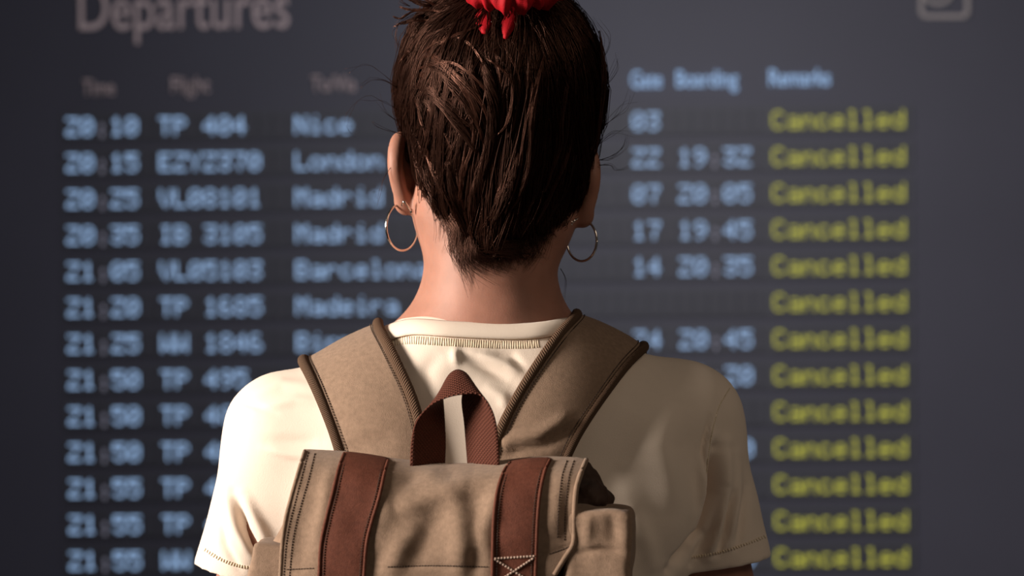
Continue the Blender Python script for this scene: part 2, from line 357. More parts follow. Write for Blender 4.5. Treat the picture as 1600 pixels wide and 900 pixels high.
# pictogram: rounded square outline with a round dial in it
def outline(name, px, py, hw, hh, rc, th, m, n=8):
    pts = []
    for cx, cy, a0 in ((px+hw-rc, py+hh-rc, 0), (px-hw+rc, py+hh-rc, 90), (px-hw+rc, py-hh+rc, 180), (px+hw-rc, py-hh+rc, 270)):
        for i in range(n): a = R(a0+90*i/(n-1)); pts.append((cx, cy, rc, a))
    V = []; F = []
    for off in (th/2, -th/2):
        for yy in (-.005, 0):
            for cx, cy, r_, a in pts: u, z = UVB(cx+(r_+off)*math.cos(a), cy+(r_+off)*math.sin(a)); V.append((u, yy, z))
    N = len(pts)
    for i in range(N):
        j = (i+1) % N; F += [(i, j, 2*N+j, 2*N+i), (N+i, 3*N+i, 3*N+j, N+j), (i, N+i, N+j, j), (2*N+i, 2*N+j, 3*N+j, 3*N+i)]
    return mesh(name, V, F, m, board, smooth=False, local=True)
M_grey = mat('printed_dim', (.34, .31, .31), .7)
outline('pictogram_frame', 1475, -12, 36, 38, 9, 7, M_grey); outline('pictogram_dial', 1465, -16, 22, 22, 21.9, 6, M_grey, 10)

# ================================================================ person : body
person = empty('person', (Q(765, 500, 2.13).x, 2.14, 0), 'person seen from behind in cream T-shirt, dark brown hair pinned up in a bun', 'person')
g = SDF(axis((-.42, -.13, .0035), (-.13, .13, .0017), (.13, .42, .0035)), axis((1.98, 2.34, .0024)), axis((-.01, .5, .008), (.5, .82, .0035), (.82, 1.3, .007), (1.3, 1.72, .0017)))
q = Q
def qt(px, py, Y): return Q(px, py, Y+.12*(px-765)/1799)     # the torso is turned: right shoulder farther away
# head
g.ell(q(782, 172, 2.155), (.076, .093, .090), .01)
g.ell(q(780, 262, 2.185), (.066, .075, .075), .02)
g.cap(q(780, 365, 2.225), q(779, 405, 2.232), .034, .024, .03)
for sx in (-1, 1):                                   # jaw
    g.cap(q(780+sx*95, 325, 2.165), q(780+sx*22, 408, 2.235), .019, .017, .025)
    g.ell(q(782+sx*60, 290, 2.245), (.017, .014, .015), .015)   # cheek
    g.ell(q(782+sx*58, 242, 2.258), (.015, .012, .010), .006, op='sub')  # eye socket
    g.cap(q(782+sx*30, 215, 2.252), q(782+sx*85, 218, 2.235), .006, .005, .012)
g.cap(q(782, 240, 2.252), q(781, 296, 2.270), .006, .009, .01)          # nose
g.ell(q(781, 300, 2.262), (.015, .010, .008), .008)
g.ell(q(780, 340, 2.254), (.020, .008, .005), .005); g.ell(q(780, 352, 2.253), (.018, .008, .006), .005)
# neck and shoulders
g.cap(q(768, 330, 2.140), q(764, 540, 2.135), .0580, .0600, .03)
g.ell(q(686, 322, 2.135), (.017, .028, .032), .025); g.ell(q(858, 337, 2.135), (.018, .028, .032), .025)
SL = qt(447, 679, 2.14); SR = qt(1062, 664, 2.14)
g.cap(q(742, 500, 2.115), q(642, 612, 2.125), .027, .033, .018); g.cap(q(788, 498, 2.115), q(882, 608, 2.125), .027, .033, .018)
g.cap(qt(690, 608, 2.13), SL, .038, .036, .02); g.cap(qt(840, 608, 2.13), SR, .038, .036, .02)
g.ell(qt(760, 760, 2.15), (.150, .085, .17), .04); g.ell(qt(760, 1150, 2.15), (.125, .080, .17), .05); g.ell(q(760, 1400, 2.15), (.155, .095, .12), .05)
for sx, Sh, el, wr in ((-1, SL, Vector((SL.x-.055, 2.11, 1.035)), Vector((SL.x-.062, 2.15, .80))), (1, SR, Vector((SR.x+.060, 2.19, 1.035)), Vector((SR.x+.068, 2.22, .80)))):
    g.cap(Sh, el, .037, .032, .02); g.cap(el, el+(wr-el)*.3, .033, .034, .02); g.cap(el+(wr-el)*.3, wr, .034, .022, .02, sy=1.0)
    hx = wr+Vector((0, .015, -.045))
    g.ell(hx, (.016, .038, .045), .015)
    for i, (dy, ln) in enumerate(((-.028, .062), (-.010, .074), (.010, .078), (.028, .070))):
        b0 = wr+Vector((0, .018+dy, -.080)); b1 = b0+Vector((-sx*.004, .004, -ln*.5)); b2 = b1+Vector((-sx*.016, .006, -ln*.42))
        g.cap(b0, b1, .0085, .008, .004); g.cap(b1, b2, .008, .0065, .003)
    t0 = wr+Vector((-sx*.004, .045, -.035)); t1 = t0+Vector((-sx*.01, .026, -.028)); g.cap(t0-Vector((0, .02, -.005)), t0, .012, .011, .008); g.cap(t0, t1, .011, .009, .005); g.cap(t1, t1+Vector((-sx*.008, .008, -.025)), .009, .007, .003)
    hip = Vector((q(760, 0, 2.14).x+sx*.085, 2.15, .88)); kn = hip+Vector((sx*.01, -.005, -.42)); an = kn+Vector((sx*.008, .01, -.37))
    g.cap(hip, kn, .070, .048, .03); g.cap(kn, an, .046, .030, .02); g.cap(an, an+Vector((0, .10, -.045)), .028, .024, .02)
# ears: back of the shell, folded rim, lobe
for sx, ex, ey in ((-1, 644, 268), (1, 900, 288)):
    sh = lambda dx, dy, Y: q(ex+sx*dx, ey+dy, Y)
    g.ell(sh(-2, 8, 2.150), (.0085, .016, .028), .006, rot=(0, sx*6, sx*-30))
    rim = [sh(2, -22, 2.158), sh(9, -47, 2.150), sh(20, -50, 2.136), sh(25.5, -32, 2.128), sh(26, -6, 2.126), sh(22, 18, 2.130), sh(17, 38, 2.132), sh(13, 52, 2.136)]
    P = cr(rim, 22)
    for i in range(21): g.cap(P[i], P[i+1], .0045+.0016*math.sin(i/21*math.pi), .0045+.0016*math.sin((i+1)/21*math.pi), .0035)
    mid = [sh(4, -30, 2.152), sh(12, -26, 2.144), sh(13, 0, 2.142), sh(9, 26, 2.145)]
    P = cr(mid, 10)
    for i in range(9): g.cap(P[i], P[i+1], .0055, .0055, .006)
    g.ell(sh(10, 50, 2.137), (.0095, .007, .0105), .006)
bV, bF = g.mesh(); bV = relax(bV, bF, 1, .4)
body = mesh('body', bV, bF, M_skin, person)
for sx in (-1, 1):
    e = bmesh.new(); bmesh.ops.create_uvsphere(e, u_segments=16, v_segments=10, radius=.0115)
    c = q(782+sx*58, 242, 2.246)
    mesh('eye', [tuple(v.co+c) for v in e.verts], [[v.index for v in f.verts] for f in e.faces], M_eye, person); e.free()

# ================================================================ shirt
s = SDF(axis((-.36, .36, .0026)), axis((1.98, 2.32, .0026)), axis((.90, 1.10, .006), (1.10, 1.44, .0026)))
def shirt_prims(s, off=0):
    s.cap(qt(664, 629, 2.125), SL, .044-off, .047-off, .03); s.cap(qt(864, 624, 2.125), SR, .044-off, .051-off, .03)
    s.cap(qt(700, 573, 2.109), qt(826, 573, 2.106), .040-off, .040-off, .02)
    s.ell(qt(640, 768, 2.125), (.115-off, .083-off, .118-off), .05); s.ell(qt(872, 768, 2.125), (.115-off, .083-off, .118-off), .05)
    s.ell(qt(758, 840, 2.155), (.168-off, .108-off, .21-off), .05); s.ell(qt(758, 1120, 2.155), (.150-off, .100-off, .25-off), .05)
    s.ell(qt(758, 740, 2.20), (.13-off, .07-off, .12-off), .04)
shirt_prims(s)
EL = qt(386, 885, 2.150); ER = qt(1126, 880, 2.150)
s.cap(SL, EL+(EL-SL)*.35, .049, .0445, .028); s.cap(SR, ER+(ER-SR)*.35, .052, .0425, .026)
# sleeves end at the hem; the tube is hollow there
for Sh, E, hp, nrm, r0 in ((SL, EL, qt(372, 900, 2.15), Vector((-.30, 0, -1)), .040), (SR, ER, qt(1130, 881, 2.15), Vector((.16, 0, -1)), .038)):
    nrm = nrm.normalized(); a = s.a; zz = a[2][None, None, :]; xx = a[0][:, None, None]; yy = a[1][None, :, None]
    pl = (xx-hp.x)*nrm.x+(yy-hp.y)*nrm.y+(zz-hp.z)*nrm.z
    ax_ = (E-Sh).normalized(); rx = np.sqrt((xx-E.x-(zz-E.z)*ax_.x/ax_.z)**2+(yy-E.y)**2)
    out = (np.sign(E.x-q(758, 0, 2.15).x)*(xx-q(758, 0, 2.15).x)) > .176
    F_ = s.F; np.copyto(F_, np.where(out & (pl > -.03), np.maximum(F_, pl.astype(np.float32)), F_))
    inner = np.maximum((rx-r0).astype(np.float32), -pl.astype(np.float32)-.03)
    np.copyto(F_, np.where(out, np.maximum(F_, -inner), F_))
# neck opening
s.cap(q(765, 300, 2.145), q(764, 480, 2.146), .062, .063, .003, op='sub'); s.cap(q(764, 470, 2.14), q(764, 590, 2.23), .055, .060, .004, op='sub')
sV, sF = s.mesh(); sV = relax(sV, sF, 2, .5)
N = normals(sV, sF)
lowfreq = nz(sV, 9, .0022, 3)+nz(sV, 26, .0010, 8); sV = sV+N*lowfreq[:, None]
SF = [(p_, w_, a_*(2.1 if p_[0][0] > 1040 else 1)) for p_, w_, a_ in [([(1115, 700), (1108, 770), (1090, 830), (1045, 890)], 9, -.0100), ([(1135, 690), (1130, 760), (1118, 830), (1108, 870)], 10, .0050),
 ([(1112, 680), (1098, 735), (1092, 790), (1078, 850)], 9, .0045), ([(1150, 710), (1148, 780), (1140, 850)], 9, .0030), ([(1128, 760), (1110, 830), (1080, 880)], 6, -.0035),
 ([(1141, 770), (1132, 830), (1120, 865)], 5, -.0035), ([(1165, 760), (1160, 820), (1152, 856)], 7, -.0025), ([(1000, 640), (960, 720), (950, 800)], 26, -.0040),
 ([(1050, 620), (1030, 700), (1060, 800), (1050, 880)], 30, .0045), ([(990, 800), (1010, 850), (1020, 900)], 14, .0045), ([(1110, 650), (1098, 700), (1096, 740)], 3, -.0030),
 ([(372, 625), (440, 600), (500, 605)], 9, .0022), ([(400, 640), (460, 625), (510, 628)], 8, .0020), ([(410, 700), (450, 710), (500, 716)], 6, .0022), ([(420, 688), (470, 690), (500, 690)], 9, -.0018),
 ([(362, 770), (385, 830), (408, 870)], 6, -.0085), ([(352, 760), (366, 820), (392, 870)], 9, .0040), ([(380, 770), (400, 810), (420, 850)], 8, .0045), ([(345, 810), (352, 850), (375, 890)], 6, -.0030), ([(372, 622), (385, 630), (430, 645)], 5, -.0016),
 ([(712, 545), (711, 556), (713, 570)], 6, .0036), ([(722, 556), (760, 575), (800, 598)], 8, -.0030), ([(740, 552), (790, 570), (815, 585)], 7, .0030), ([(770, 550), (800, 555), (818, 575)], 6, -.0026), ([(752, 600), (785, 620), (792, 640)], 9, .0026), ([(690, 550), (665, 580), (670, 620)], 12, -.0018)]]
sV = folds(sV, N, SF)
Nn = normals(sV, sF)
# turned hem near the sleeve ends
shirt = mesh('t_shirt', sV, sF, M_shirt, person, 'cream short-sleeved cotton T-shirt')
SB = bvh_of(sV, sF)
def onshirt(px, py, off, Y=2.05):
    d = rayd(px, py).normalized(); h = SB.ray_cast(CO, d, 4)
    if h[0] is not None and h[0].y < 2.2: return h[0]+h[1]*off, h[1]
    h = SB.find_nearest(q(px, py, Y)); return h[0]+h[1]*off, h[1]
def snap(p, off):
    h = SB.find_nearest(p); return h[0]+h[1]*off
# sleeve hem stitching (short threads, too small to single out)
def dashes(name, pts, m, parent, hit, step=5.0, ln=3.4, rad=.0005, off=.0006, across=0):
    P = cr([(x, y, 0) for x, y in pts], 200); d = np.r_[0, np.cumsum(np.hypot(*np.diff(P[:, :2], axis=0).T))]; paths = []
    for c in np.arange(step/2, d[-1], step):
        a = [np.interp(v, d, P[:, 0]) for v in (c-ln/2, c+ln/2)]; b = [np.interp(v, d, P[:, 1]) for v in (c-ln/2, c+ln/2)]
        if across:
            mx, my = sum(a)/2, sum(b)/2; tx, ty = a[1]-a[0], b[1]-b[0]; L = math.hypot(tx, ty)+1e-6; nx, ny = -ty/L, tx/L; sl = rng.uniform(-.8, .8)
            a = [mx-nx*across/2-sl, mx+nx*across/2+sl]; b = [my-ny*across/2, my+ny*across/2]
        p0, p1 = hit(a[0], b[0], off)[0], hit(a[1], b[1], off)[0]
        if (p0-p1).length < .02: paths.append([p0, (p0+p1)/2+(p1-p0).cross(Vector((0, 0, 1)))*0, p1])
    if not paths: return
    paths = np.array([[list(v) for v in p] for p in paths]); V, F = tubes(paths, np.full(paths.shape[:2], rad), 4)
    return mesh(name, V, F, m, parent, kind='stuff')
dashes('hem_stitching', [(319, 858), (345, 874), (372, 884), (400, 888)], M_thread, shirt, onshirt, 4.2, 3, .0006, .0004, across=5)
dashes('hem_stitching', [(1196, 838), (1160, 852), (1120, 864), (1080, 871)], M_thread, shirt, onshirt, 4.2, 3, .0006, .0004, across=4)
dashes('shoulder_seam', [(1140, 607), (1122, 640), (1110, 690), (1104, 740)], M_thread, shirt, onshirt, 3.2, 3.2, .0005, .0001)
# collar band
cb = cr([(604, 512, 0), (625, 505, 0), (650, 501, 0), (700, 504, 0), (760, 507, 0), (812, 508, 0), (850, 505, 0), (878, 500, 0), (892, 500, 0)], 90)
Gc = np.array([[list(onshirt(x, y+1+w*23, .0022, 2.07)[0]) for w in np.linspace(0, 1, 9)] for x, y, _ in cb])
for _ in range(3): Gc[1:-1] = (Gc[:-2]+2*Gc[1:-1]+Gc[2:])/4
def solid(G_, thick, bulge=0):
    n, m, _ = G_.shape; du = np.gradient(G_, axis=0); dv = np.gradient(G_, axis=1); Nn = np.cross(du, dv); Nn /= np.linalg.norm(Nn, axis=2, keepdims=True)+1e-12
    e = np.sin(np.linspace(0, 1, m)*math.pi)[None, :, None]**.5; top = G_+Nn*(thick*.5*(.4+.6*e)+bulge*e**2); bot = G_-Nn*thick*.5*(.4+.6*e)
    V = np.concatenate([top.reshape(-1, 3), bot.reshape(-1, 3)]); K = n*m; F = []
    for i in range(n-1):
        for j in range(m-1): a = i*m+j; F.append((a, a+m, a+m+1, a+1)); F.append((K+a, K+a+1, K+a+m+1, K+a+m))
    for i in range(n-1): a = i*m; F.append((a, K+a, K+a+m, a+m)); a = i*m+m-1; F.append((a, a+m, K+a+m, K+a))
    for j in range(m-1): F.append((j, j+1, K+j+1, K+j)); a = (n-1)*m+j; F.append((a, K+a, K+a+1, a+1))
    lu = np.r_[0, np.cumsum(np.linalg.norm(np.diff(G_[:, m//2], axis=0), axis=1))]; wv = np.linalg.norm(G_[:, -1]-G_[:, 0], axis=1).mean()
    uv = np.stack(np.broadcast_arrays(lu[:, None], np.linspace(0, wv, m)[None]), -1).reshape(-1, 2); return V, F, np.concatenate([uv, uv])
v_, f_, uv_ = solid(Gc if np.cross(Gc[1, 0]-Gc[0, 0], Gc[0, 1]-Gc[0, 0])[1] < 0 else Gc[:, ::-1], .0034, .0012)
mesh('collar', v_, f_, M_shirt, shirt, uv=uv_)
c0 = q(765, 508, 2.14)
fr = cr([c0+Vector((.074*math.cos(a), .075*math.sin(a), -.050*max(0, math.sin(a)))) for a in np.linspace(-.1, math.pi+.1, 24)], 60)
v_, f_ = tubes(fr[None], np.full((1, 60), .0055), 10); mesh('collar', v_, f_, M_shirt, shirt)
dashes('collar_stitching', [(602, 536), (640, 532), (700, 535), (760, 538), (815, 539), (842, 537)], M_thread, shirt, onshirt, 3.6, 3, .0006, .0001, across=12)

# trousers, shoes (below the frame)
t = SDF(axis((-.30, .26, .006)), axis((1.98, 2.36, .006)), axis((.05, 1.03, .007)))
cxp = q(760, 0, 2.14).x
t.ell((cxp, 2.15, .93), (.168, .115, .13), .04)
for sx in (-1, 1):
    hip = Vector((cxp+sx*.085, 2.15, .87)); kn = hip+Vector((sx*.01, -.005, -.41)); an = kn+Vector((sx*.008, .01, -.37))
    t.cap(hip, kn, .083, .060, .03); t.cap(kn, an, .060, .050, .02)
tV, tF = t.mesh(); mesh('trousers', tV, tF, M_jean, person)
for sx in (-1, 1):
    a = Vector((cxp+sx*.103, 2.165, .06)); t = SDF(axis((a.x-.07, a.x+.07, .004)), axis((2.07, 2.37, .004)), axis((-.004, .14, .004)))
    t.cap(a+Vector((0, -.03, -.01)), a+Vector((sx*.006, .12, -.022)), .040, .036, .02); t.cap(a, a+Vector((0, 0, .04)), .040, .042, .02)
    t.F = np.maximum(t.F, -(t.a[2][None, None, :]-.001)+0*t.F)
    v, f = t.mesh(); mesh('shoe', v, f, M_shoe, person)

# ================================================================ hair
h = SDF(axis((-.15, .13, .0026)), axis((1.99, 2.28, .0026)), axis((1.42, 1.78, .0026)))
h.ell(q(783, 146, 2.148), (.0885, .098, .100), .01)
h.ell(q(784, 270, 2.128), (.067, .066, .066), .03)
h.cap(q(775, 330, 2.105), q(768, 372, 2.098), .036, .020, .02)
h.cap(q(636, 285, 2.105), q(664, 405, 2.085), .012, .020, .006, op='sub'); h.cap(q(928, 310, 2.105), q(896, 405, 2.085), .010, .017, .006, op='sub')
# face opening
h.ell(q(782, 330, 2.30), (.085, .095, .115), .01, op='sub')
h.cap(q(640, 300, 2.165), q(600, 300, 2.165), .028, .05, .01, op='sub'); h.cap(q(915, 318, 2.165), q(955, 318, 2.165), .028, .05, .01, op='sub')
hV, hF = h.mesh(); hV = relax(hV, hF, 2)
hair = mesh('hair', hV, hF, M_hairb, person, 'dark brown hair swept up from the nape')
HB = bvh_of(hV, hF); BB = bvh_of(bV, bF)
bun = q(800, -22, 2.095); hc = q(783, 150, 2.15)
def on_hair(p, off):
    d = (p-hc); L = d.length; d = d/L
    r_ = HB.ray_cast(hc+d*.30, -d, .4)
    if r_[0] is None: return p
    return r_[0]+d*off
def strand(p0, p1, M, off, wob, lift=0, side=0):
    out = []; ph = rng.uniform(0, 6.28); a = Vector(p0); b = Vector(p1); dr = (b-a); sd = dr.cross((a+b)/2-hc); sd = sd.normalized() if sd.length > 1e-6 else Vector((1, 0, 0))
    for i in range(M):
        t_ = i/(M-1); p = a.lerp(b, t_)+sd*(side*math.sin(t_*math.pi)+wob*math.sin(t_*5+ph)*math.sin(t_*math.pi))
        out.append(on_hair(p, off+lift*math.sin(t_*math.pi)))
    return out
# scalp roots: visible back and sides
roots = []
vis = hV[(hV[:, 1] < 2.20)]; idx = rng.permutation(len(vis))
clump = []
low = [i for i in idx if vis[i][2] < q(780, 300, 2.06).z][:170]
for i in list(idx[:400])+low:
    p = Vector(vis[i]); clump.append((p, rng.uniform(-.004, .0045), rng.uniform(-.012, .012), rng.uniform(.0, .004)))
paths = []; rads = []
for p, off, sd, lf in clump:
    e = bun+Vector(rng.normal(0, .010, 3)); M = 13; base = np.array([list(v) for v in strand(p, e, M, .0005+max(off, 0), .004, lf, sd)])
    n = 16; sp = rng.normal(0, .0022, (n, 3)); tp = np.linspace(1, .5, M)[None, :, None]
    w = rng.normal(0, .0006, (n, M, 3)); w = (w+np.roll(w, 1, 1)+np.roll(w, -1, 1))/2
    paths.append(base[None]+sp[:, None, :]*tp+w); rads.append(np.full((n, M), rng.uniform(.00022, .00036)))
paths = np.concatenate(paths); rads = np.concatenate(rads); rads[:, 0] *= .3
v, f = tubes(paths, rads); mesh('swept_strands', v, f, M_hair, hair, kind='stuff')
# locks that stand out: loose swirls, mainly on the left half
def lockp(pts, n, spread, r, m, M=18, off=.004, taper=.06, name='hair_lock', tw=1.0):
    C = []
    P = cr([(x, y, 0) for x, y in pts], M)
    for i, (x, y, _) in enumerate(P):
        d = rayd(x, y).normalized(); hh = HB.ray_cast(CO, d, 5)
        k = hh[0]-d*off if hh[0] is not None else q(x, y, HB.find_nearest(q(x, y, 2.10))[0].y-.004)
        C.append(k)
    C = np.array([list(c) for c in C])
    for _ in range(3): C[1:-1] = (C[:-2]+C[1:-1]*2+C[2:])/4
    env = (taper+(1-taper)*np.sin(np.linspace(0, 1, M)*math.pi)**.7)[None, :, None]
    ang = rng.uniform(0, 6.28, n); rr = np.sqrt(rng.uniform(0, 1, n))*spread; tt = np.linspace(0, tw*math.pi, M)
    X = rr[:, None]*np.cos(ang[:, None]+tt); Z = rr[:, None]*np.sin(ang[:, None]+tt)
    T = np.gradient(C, axis=0); T /= np.linalg.norm(T, axis=1, keepdims=True)+1e-9; A = np.cross(T, (0, 1, 0)); A /= np.linalg.norm(A, axis=1, keepdims=True)+1e-9
    Pn = C[None]+A[None]*X[..., None]*env+np.array((0, 1, 0))[None, None]*Z[..., None]*env*.45
    w = rng.normal(0, .0004, Pn.shape); w = (w+np.roll(w, 1, 1)+np.roll(w, -1, 1))/2; Pn = Pn+w
    rd = np.full((n, M), r)*np.clip(.35+np.sin(np.linspace(0.05, .95, M)*math.pi), .2, 1)[None]
    V_, F_ = tubes(Pn, rd); return mesh(name, V_, F_, m, hair)
L = [([(637, 125), (658, 75), (700, 46), (755, 28)], 60, .005), ([(650, 85), (690, 60), (730, 64), (768, 98)], 60, .004), ([(640, 110), (680, 92), (722, 104), (770, 140)], 60, .004),
 ([(632, 110), (665, 90), (700, 120), (735, 170), (760, 230)], 110, .007), ([(640, 130), (670, 140), (700, 170), (725, 205), (745, 240)], 110, .0065), ([(628, 160), (645, 130), (662, 160), (668, 200), (672, 245)], 90, .006),
 ([(640, 200), (648, 160), (660, 150), (680, 175), (695, 230)], 70, .005), ([(755, 95), (765, 130), (772, 170), (765, 220), (752, 280)], 100, .006), ([(775, 85), (800, 120), (806, 160), (798, 195), (785, 215)], 40, .0028),
 ([(722, 190), (720, 230), (712, 270), (705, 320)], 60, .005), ([(765, 215), (755, 260), (745, 300), (735, 350)], 90, .0055), ([(742, 215), (735, 260), (728, 320), (720, 370)], 60, .004),
 ([(828, 130), (826, 180), (818, 230), (805, 290), (785, 345)], 30, .0025), ([(810, 240), (800, 280), (790, 310), (770, 350)], 50, .004), ([(860, 190), (850, 240), (835, 300), (815, 350)], 35, .004),
 ([(905, 210), (890, 260), (870, 310), (845, 350)], 60, .006), ([(925, 60), (935, 120), (934, 180), (922, 240)], 60, .005), ([(870, 20), (905, 50), (925, 90), (930, 130)], 70, .006),
 ([(660, 240), (672, 280), (690, 320), (712, 370)], 70, .006), ([(645, 215), (655, 255), (670, 290), (690, 330)], 50, .005), ([(700, 250), (710, 300), (725, 350), (740, 395)], 70, .006),
 ([(700, 22), (660, 25), (640, 33), (622, 38)], 40, .002), ([(720, 8), (680, 10), (650, 2), (634, -6)], 50, .003), ([(700, 60), (680, 120), (690, 150), (720, 185), (740, 200)], 60, .005),
 ([(740, 60), (730, 110), (745, 150), (760, 200)], 60, .006), ([(890, 100), (880, 180), (870, 240), (850, 300)], 60, .008), ([(850, 80), (845, 160), (838, 230), (822, 290)], 60, .008)]
L2 = []
for pts, n, sp in L:
    L2.append((pts, int(n*.8), sp*.9))
    for _ in range(2):
        dx, dy = rng.normal(0, 9, 2); L2.append(([(x+dx+rng.normal(0, 4), y+dy+rng.normal(0, 6)) for x, y in pts], n//3, sp*.35))
for i, (pts, n, sp) in enumerate(L2): lockp(pts, n, sp, .00024, M_hair2 if i % 3 else M_hair, off=.0055+.006*rng.uniform(), tw=rng.uniform(.3, 1.6))
# nape: short hairs lying on the skin and hanging wisps
def skinhit(x, y, off):
    d = rayd(x, y).normalized(); hh = BB.ray_cast(CO, d, 5); return (hh[0]-d*off if hh[0] is not None else q(x, y, 2.08))
P = []
def hairline(x):                               # lower edge of the hair on the neck
    return np.interp(x, [636, 650, 672, 700, 725, 750, 800, 840, 870, 900, 925], [232, 262, 318, 372, 402, 412, 410, 398, 362, 300, 262])
for _ in range(1100):
    x = rng.uniform(640, 915); y0 = hairline(x)+rng.normal(0, 10)-6; ln = rng.uniform(25, 70); dxx = (778-x)*.25+rng.normal(0, 7)
    bend = rng.normal(0, 7); pts = [skinhit(x+dxx*t_+bend*math.sin(3.1*t_), y0-ln*t_, .0006+.004*t_) for t_ in np.linspace(0, 1, 6)]
    P.append([list(p) for p in pts])
v, f = tubes(np.array(P), np.full((len(P), 6), .00017)*np.array([.3, .7, 1, 1, 1, .8])); mesh('nape_hair', v, f, M_hair, hair, kind='stuff')
P = []
for x0, y0, x1, y1, b, n in ((712, 360, 735, 430, -12, 26), (722, 380, 748, 425, -10, 22), (735, 385, 775, 420, -14, 30), (700, 330, 722, 412, 8, 30), (800, 385, 820, 418, 8, 14), (755, 390, 800, 398, 16, 30), (840, 360, 822, 412, 10, 22), (676, 300, 690, 372, 6, 18), (690, 340, 700, 390, 8, 12), (730, 400, 738, 455, -4, 5), (780, 385, 835, 392, 9, 26), (735, 370, 765, 402, -9, 40), (770, 370, 800, 405, 6, 40), (728, 395, 772, 436, -11, 16), (735, 385, 800, 425, -16, 24), (724, 385, 732, 440, -5, 14), (790, 395, 845, 405, 12, 16), (706, 380, 722, 420, -4, 14), (700, 350, 715, 392, 5, 30), (860, 330, 846, 392, 4, 22)):
    for _ in range(n):
        j = rng.normal(0, 5, 4); Y_ = [skinhit(x0+(x1-x0)*t_+b*math.sin(math.pi*t_)+j[0]+j[2]*t_, y0+(y1-y0)*t_+j[1]+j[3]*t_, .0012+.006*(1-t_)+.002*math.sin(3*t_)) for t_ in np.linspace(0, 1, 9)]
        P.append([list(p) for p in Y_])
v, f = tubes(np.array(P), np.full((len(P), 9), .00024)*np.linspace(1, .25, 9)); mesh('nape_wisps', v, f, M_hair, hair, kind='stuff')
# fly-away hairs against the board
P = []
def fly(pts, n, j=3, Y=2.12):
    for _ in range(n):
        jj = [(x+rng.normal(0, j*(i/len(pts)+.15)), y+rng.normal(0, j*(i/len(pts)+.15))) for i, (x, y) in enumerate(pts)]
        P.append([list(q(a, b, Y)) for a, b, _ in cr([(a, b, 0) for a, b in jj], 12)])
fly([(621, 137), (600, 125), (578, 125), (560, 137)], 4, 3); fly([(621, 136), (595, 112), (570, 102), (545, 108)], 2, 5); fly([(622, 171), (600, 160), (575, 155), (550, 160), (540, 190), (552, 215)], 2, 6)
fly([(626, 209), (605, 203), (590, 196), (583, 190)], 3, 3); fly([(622, 40), (616, 55), (620, 80), (634, 110)], 4, 5); fly([(700, 14), (660, 18), (640, 28), (620, 38)], 8, 4); fly([(640, 10), (625, 0), (640, -10)], 6, 5)
fly([(610, 262), (598, 280), (592, 300), (588, 320)], 2, 3); fly([(936, 250), (955, 246), (972, 232), (978, 215)], 7, 4); fly([(936, 258), (955, 258), (965, 266), (985, 262)], 4, 4)
fly([(940, 200), (960, 180), (980, 165), (992, 150)], 5, 8); fly([(942, 140), (960, 110), (962, 90)], 5, 6); fly([(938, 100), (950, 60), (930, 30)], 4, 6); fly([(880, 15), (905, 30), (930, 60)], 8, 3)
fly([(638, 90), (622, 70), (618, 50)], 5, 4); fly([(622, 190), (605, 175), (592, 160)], 4, 6); fly([(935, 225), (960, 205), (985, 200)], 4, 8); fly([(876, 420), (884, 440), (880, 470)], 3, 3); fly([(870, 20), (885, 0), (880, -15)], 6, 3)
v, f = tubes(np.array(P), np.full((len(P), 12), .00020)*np.linspace(1, .4, 12), 3); mesh('flyaway_hairs', v, f, M_hair, hair, kind='stuff')
# bun above the hair tie
P = []; bc = q(802, -75, 2.10)
for _ in range(700):
    a0 = rng.uniform(0, 6.28); tl = rng.normal(0, .5); rr = rng.uniform(.020, .046); c_ = bc+Vector(rng.normal(0, .005, 3)); ax1 = Vector((math.cos(tl), math.sin(tl)*.5, rng.normal(0, .25))).normalized(); ax2 = Vector((rng.normal(0, .3), math.cos(tl), math.sin(tl)+rng.normal(0, .3))).normalized()
    P.append([list(c_+ax1*rr*math.cos(a0+t_)+ax2*rr*math.sin(a0+t_)*.85) for t_ in np.linspace(0, 3.4, 14)])
v, f = tubes(np.array(P), np.full((len(P), 14), .0004)); mesh('bun', v, f, M_hair, hair, kind='stuff')
# red scrunchie: gathered ring around the base of the bun, tilted back
sc = q(802, -32, 2.060); nU, nVv = 160, 14; V = []; F = []; Rm = Matrix.Rotation(R(33), 3, 'X')
for i in range(nU):
    a = 2*math.pi*i/nU; g_ = 1+.16*math.sin(a*17)+.10*math.sin(a*29+1); Rr = .032
    for k in range(nVv):
        b = 2*math.pi*k/nVv; r_ = .0115*g_*(1+.15*math.sin(b*3+a*9)); p = Vector(((Rr+r_*math.cos(b))*math.cos(a)*1.06, (Rr+r_*math.cos(b))*math.sin(a), r_*math.sin(b)*1.15+.0025*math.sin(a*11)))
        V.append(sc+Rm@p)
for i in range(nU):
    for k in range(nVv): j = (i+1) % nU; F.append((i*nVv+k, j*nVv+k, j*nVv+(k+1) % nVv, i*nVv+(k+1) % nVv))
scr = mesh('scrunchie', V, F, M_red, person, 'glossy red fabric scrunchie')
V = []; F = []
def ribbon(F0, B0, thick, n=40, m=10, hit=None, bulge=0, close=True):
    A = cr(F0, n); B = cr(B0, n); G_ = np.zeros((n, m, 3))
    for j in range(m): G_[:, j] = A*(1-j/(m-1))+B*(j/(m-1))
    return solid(G_, thick, bulge)
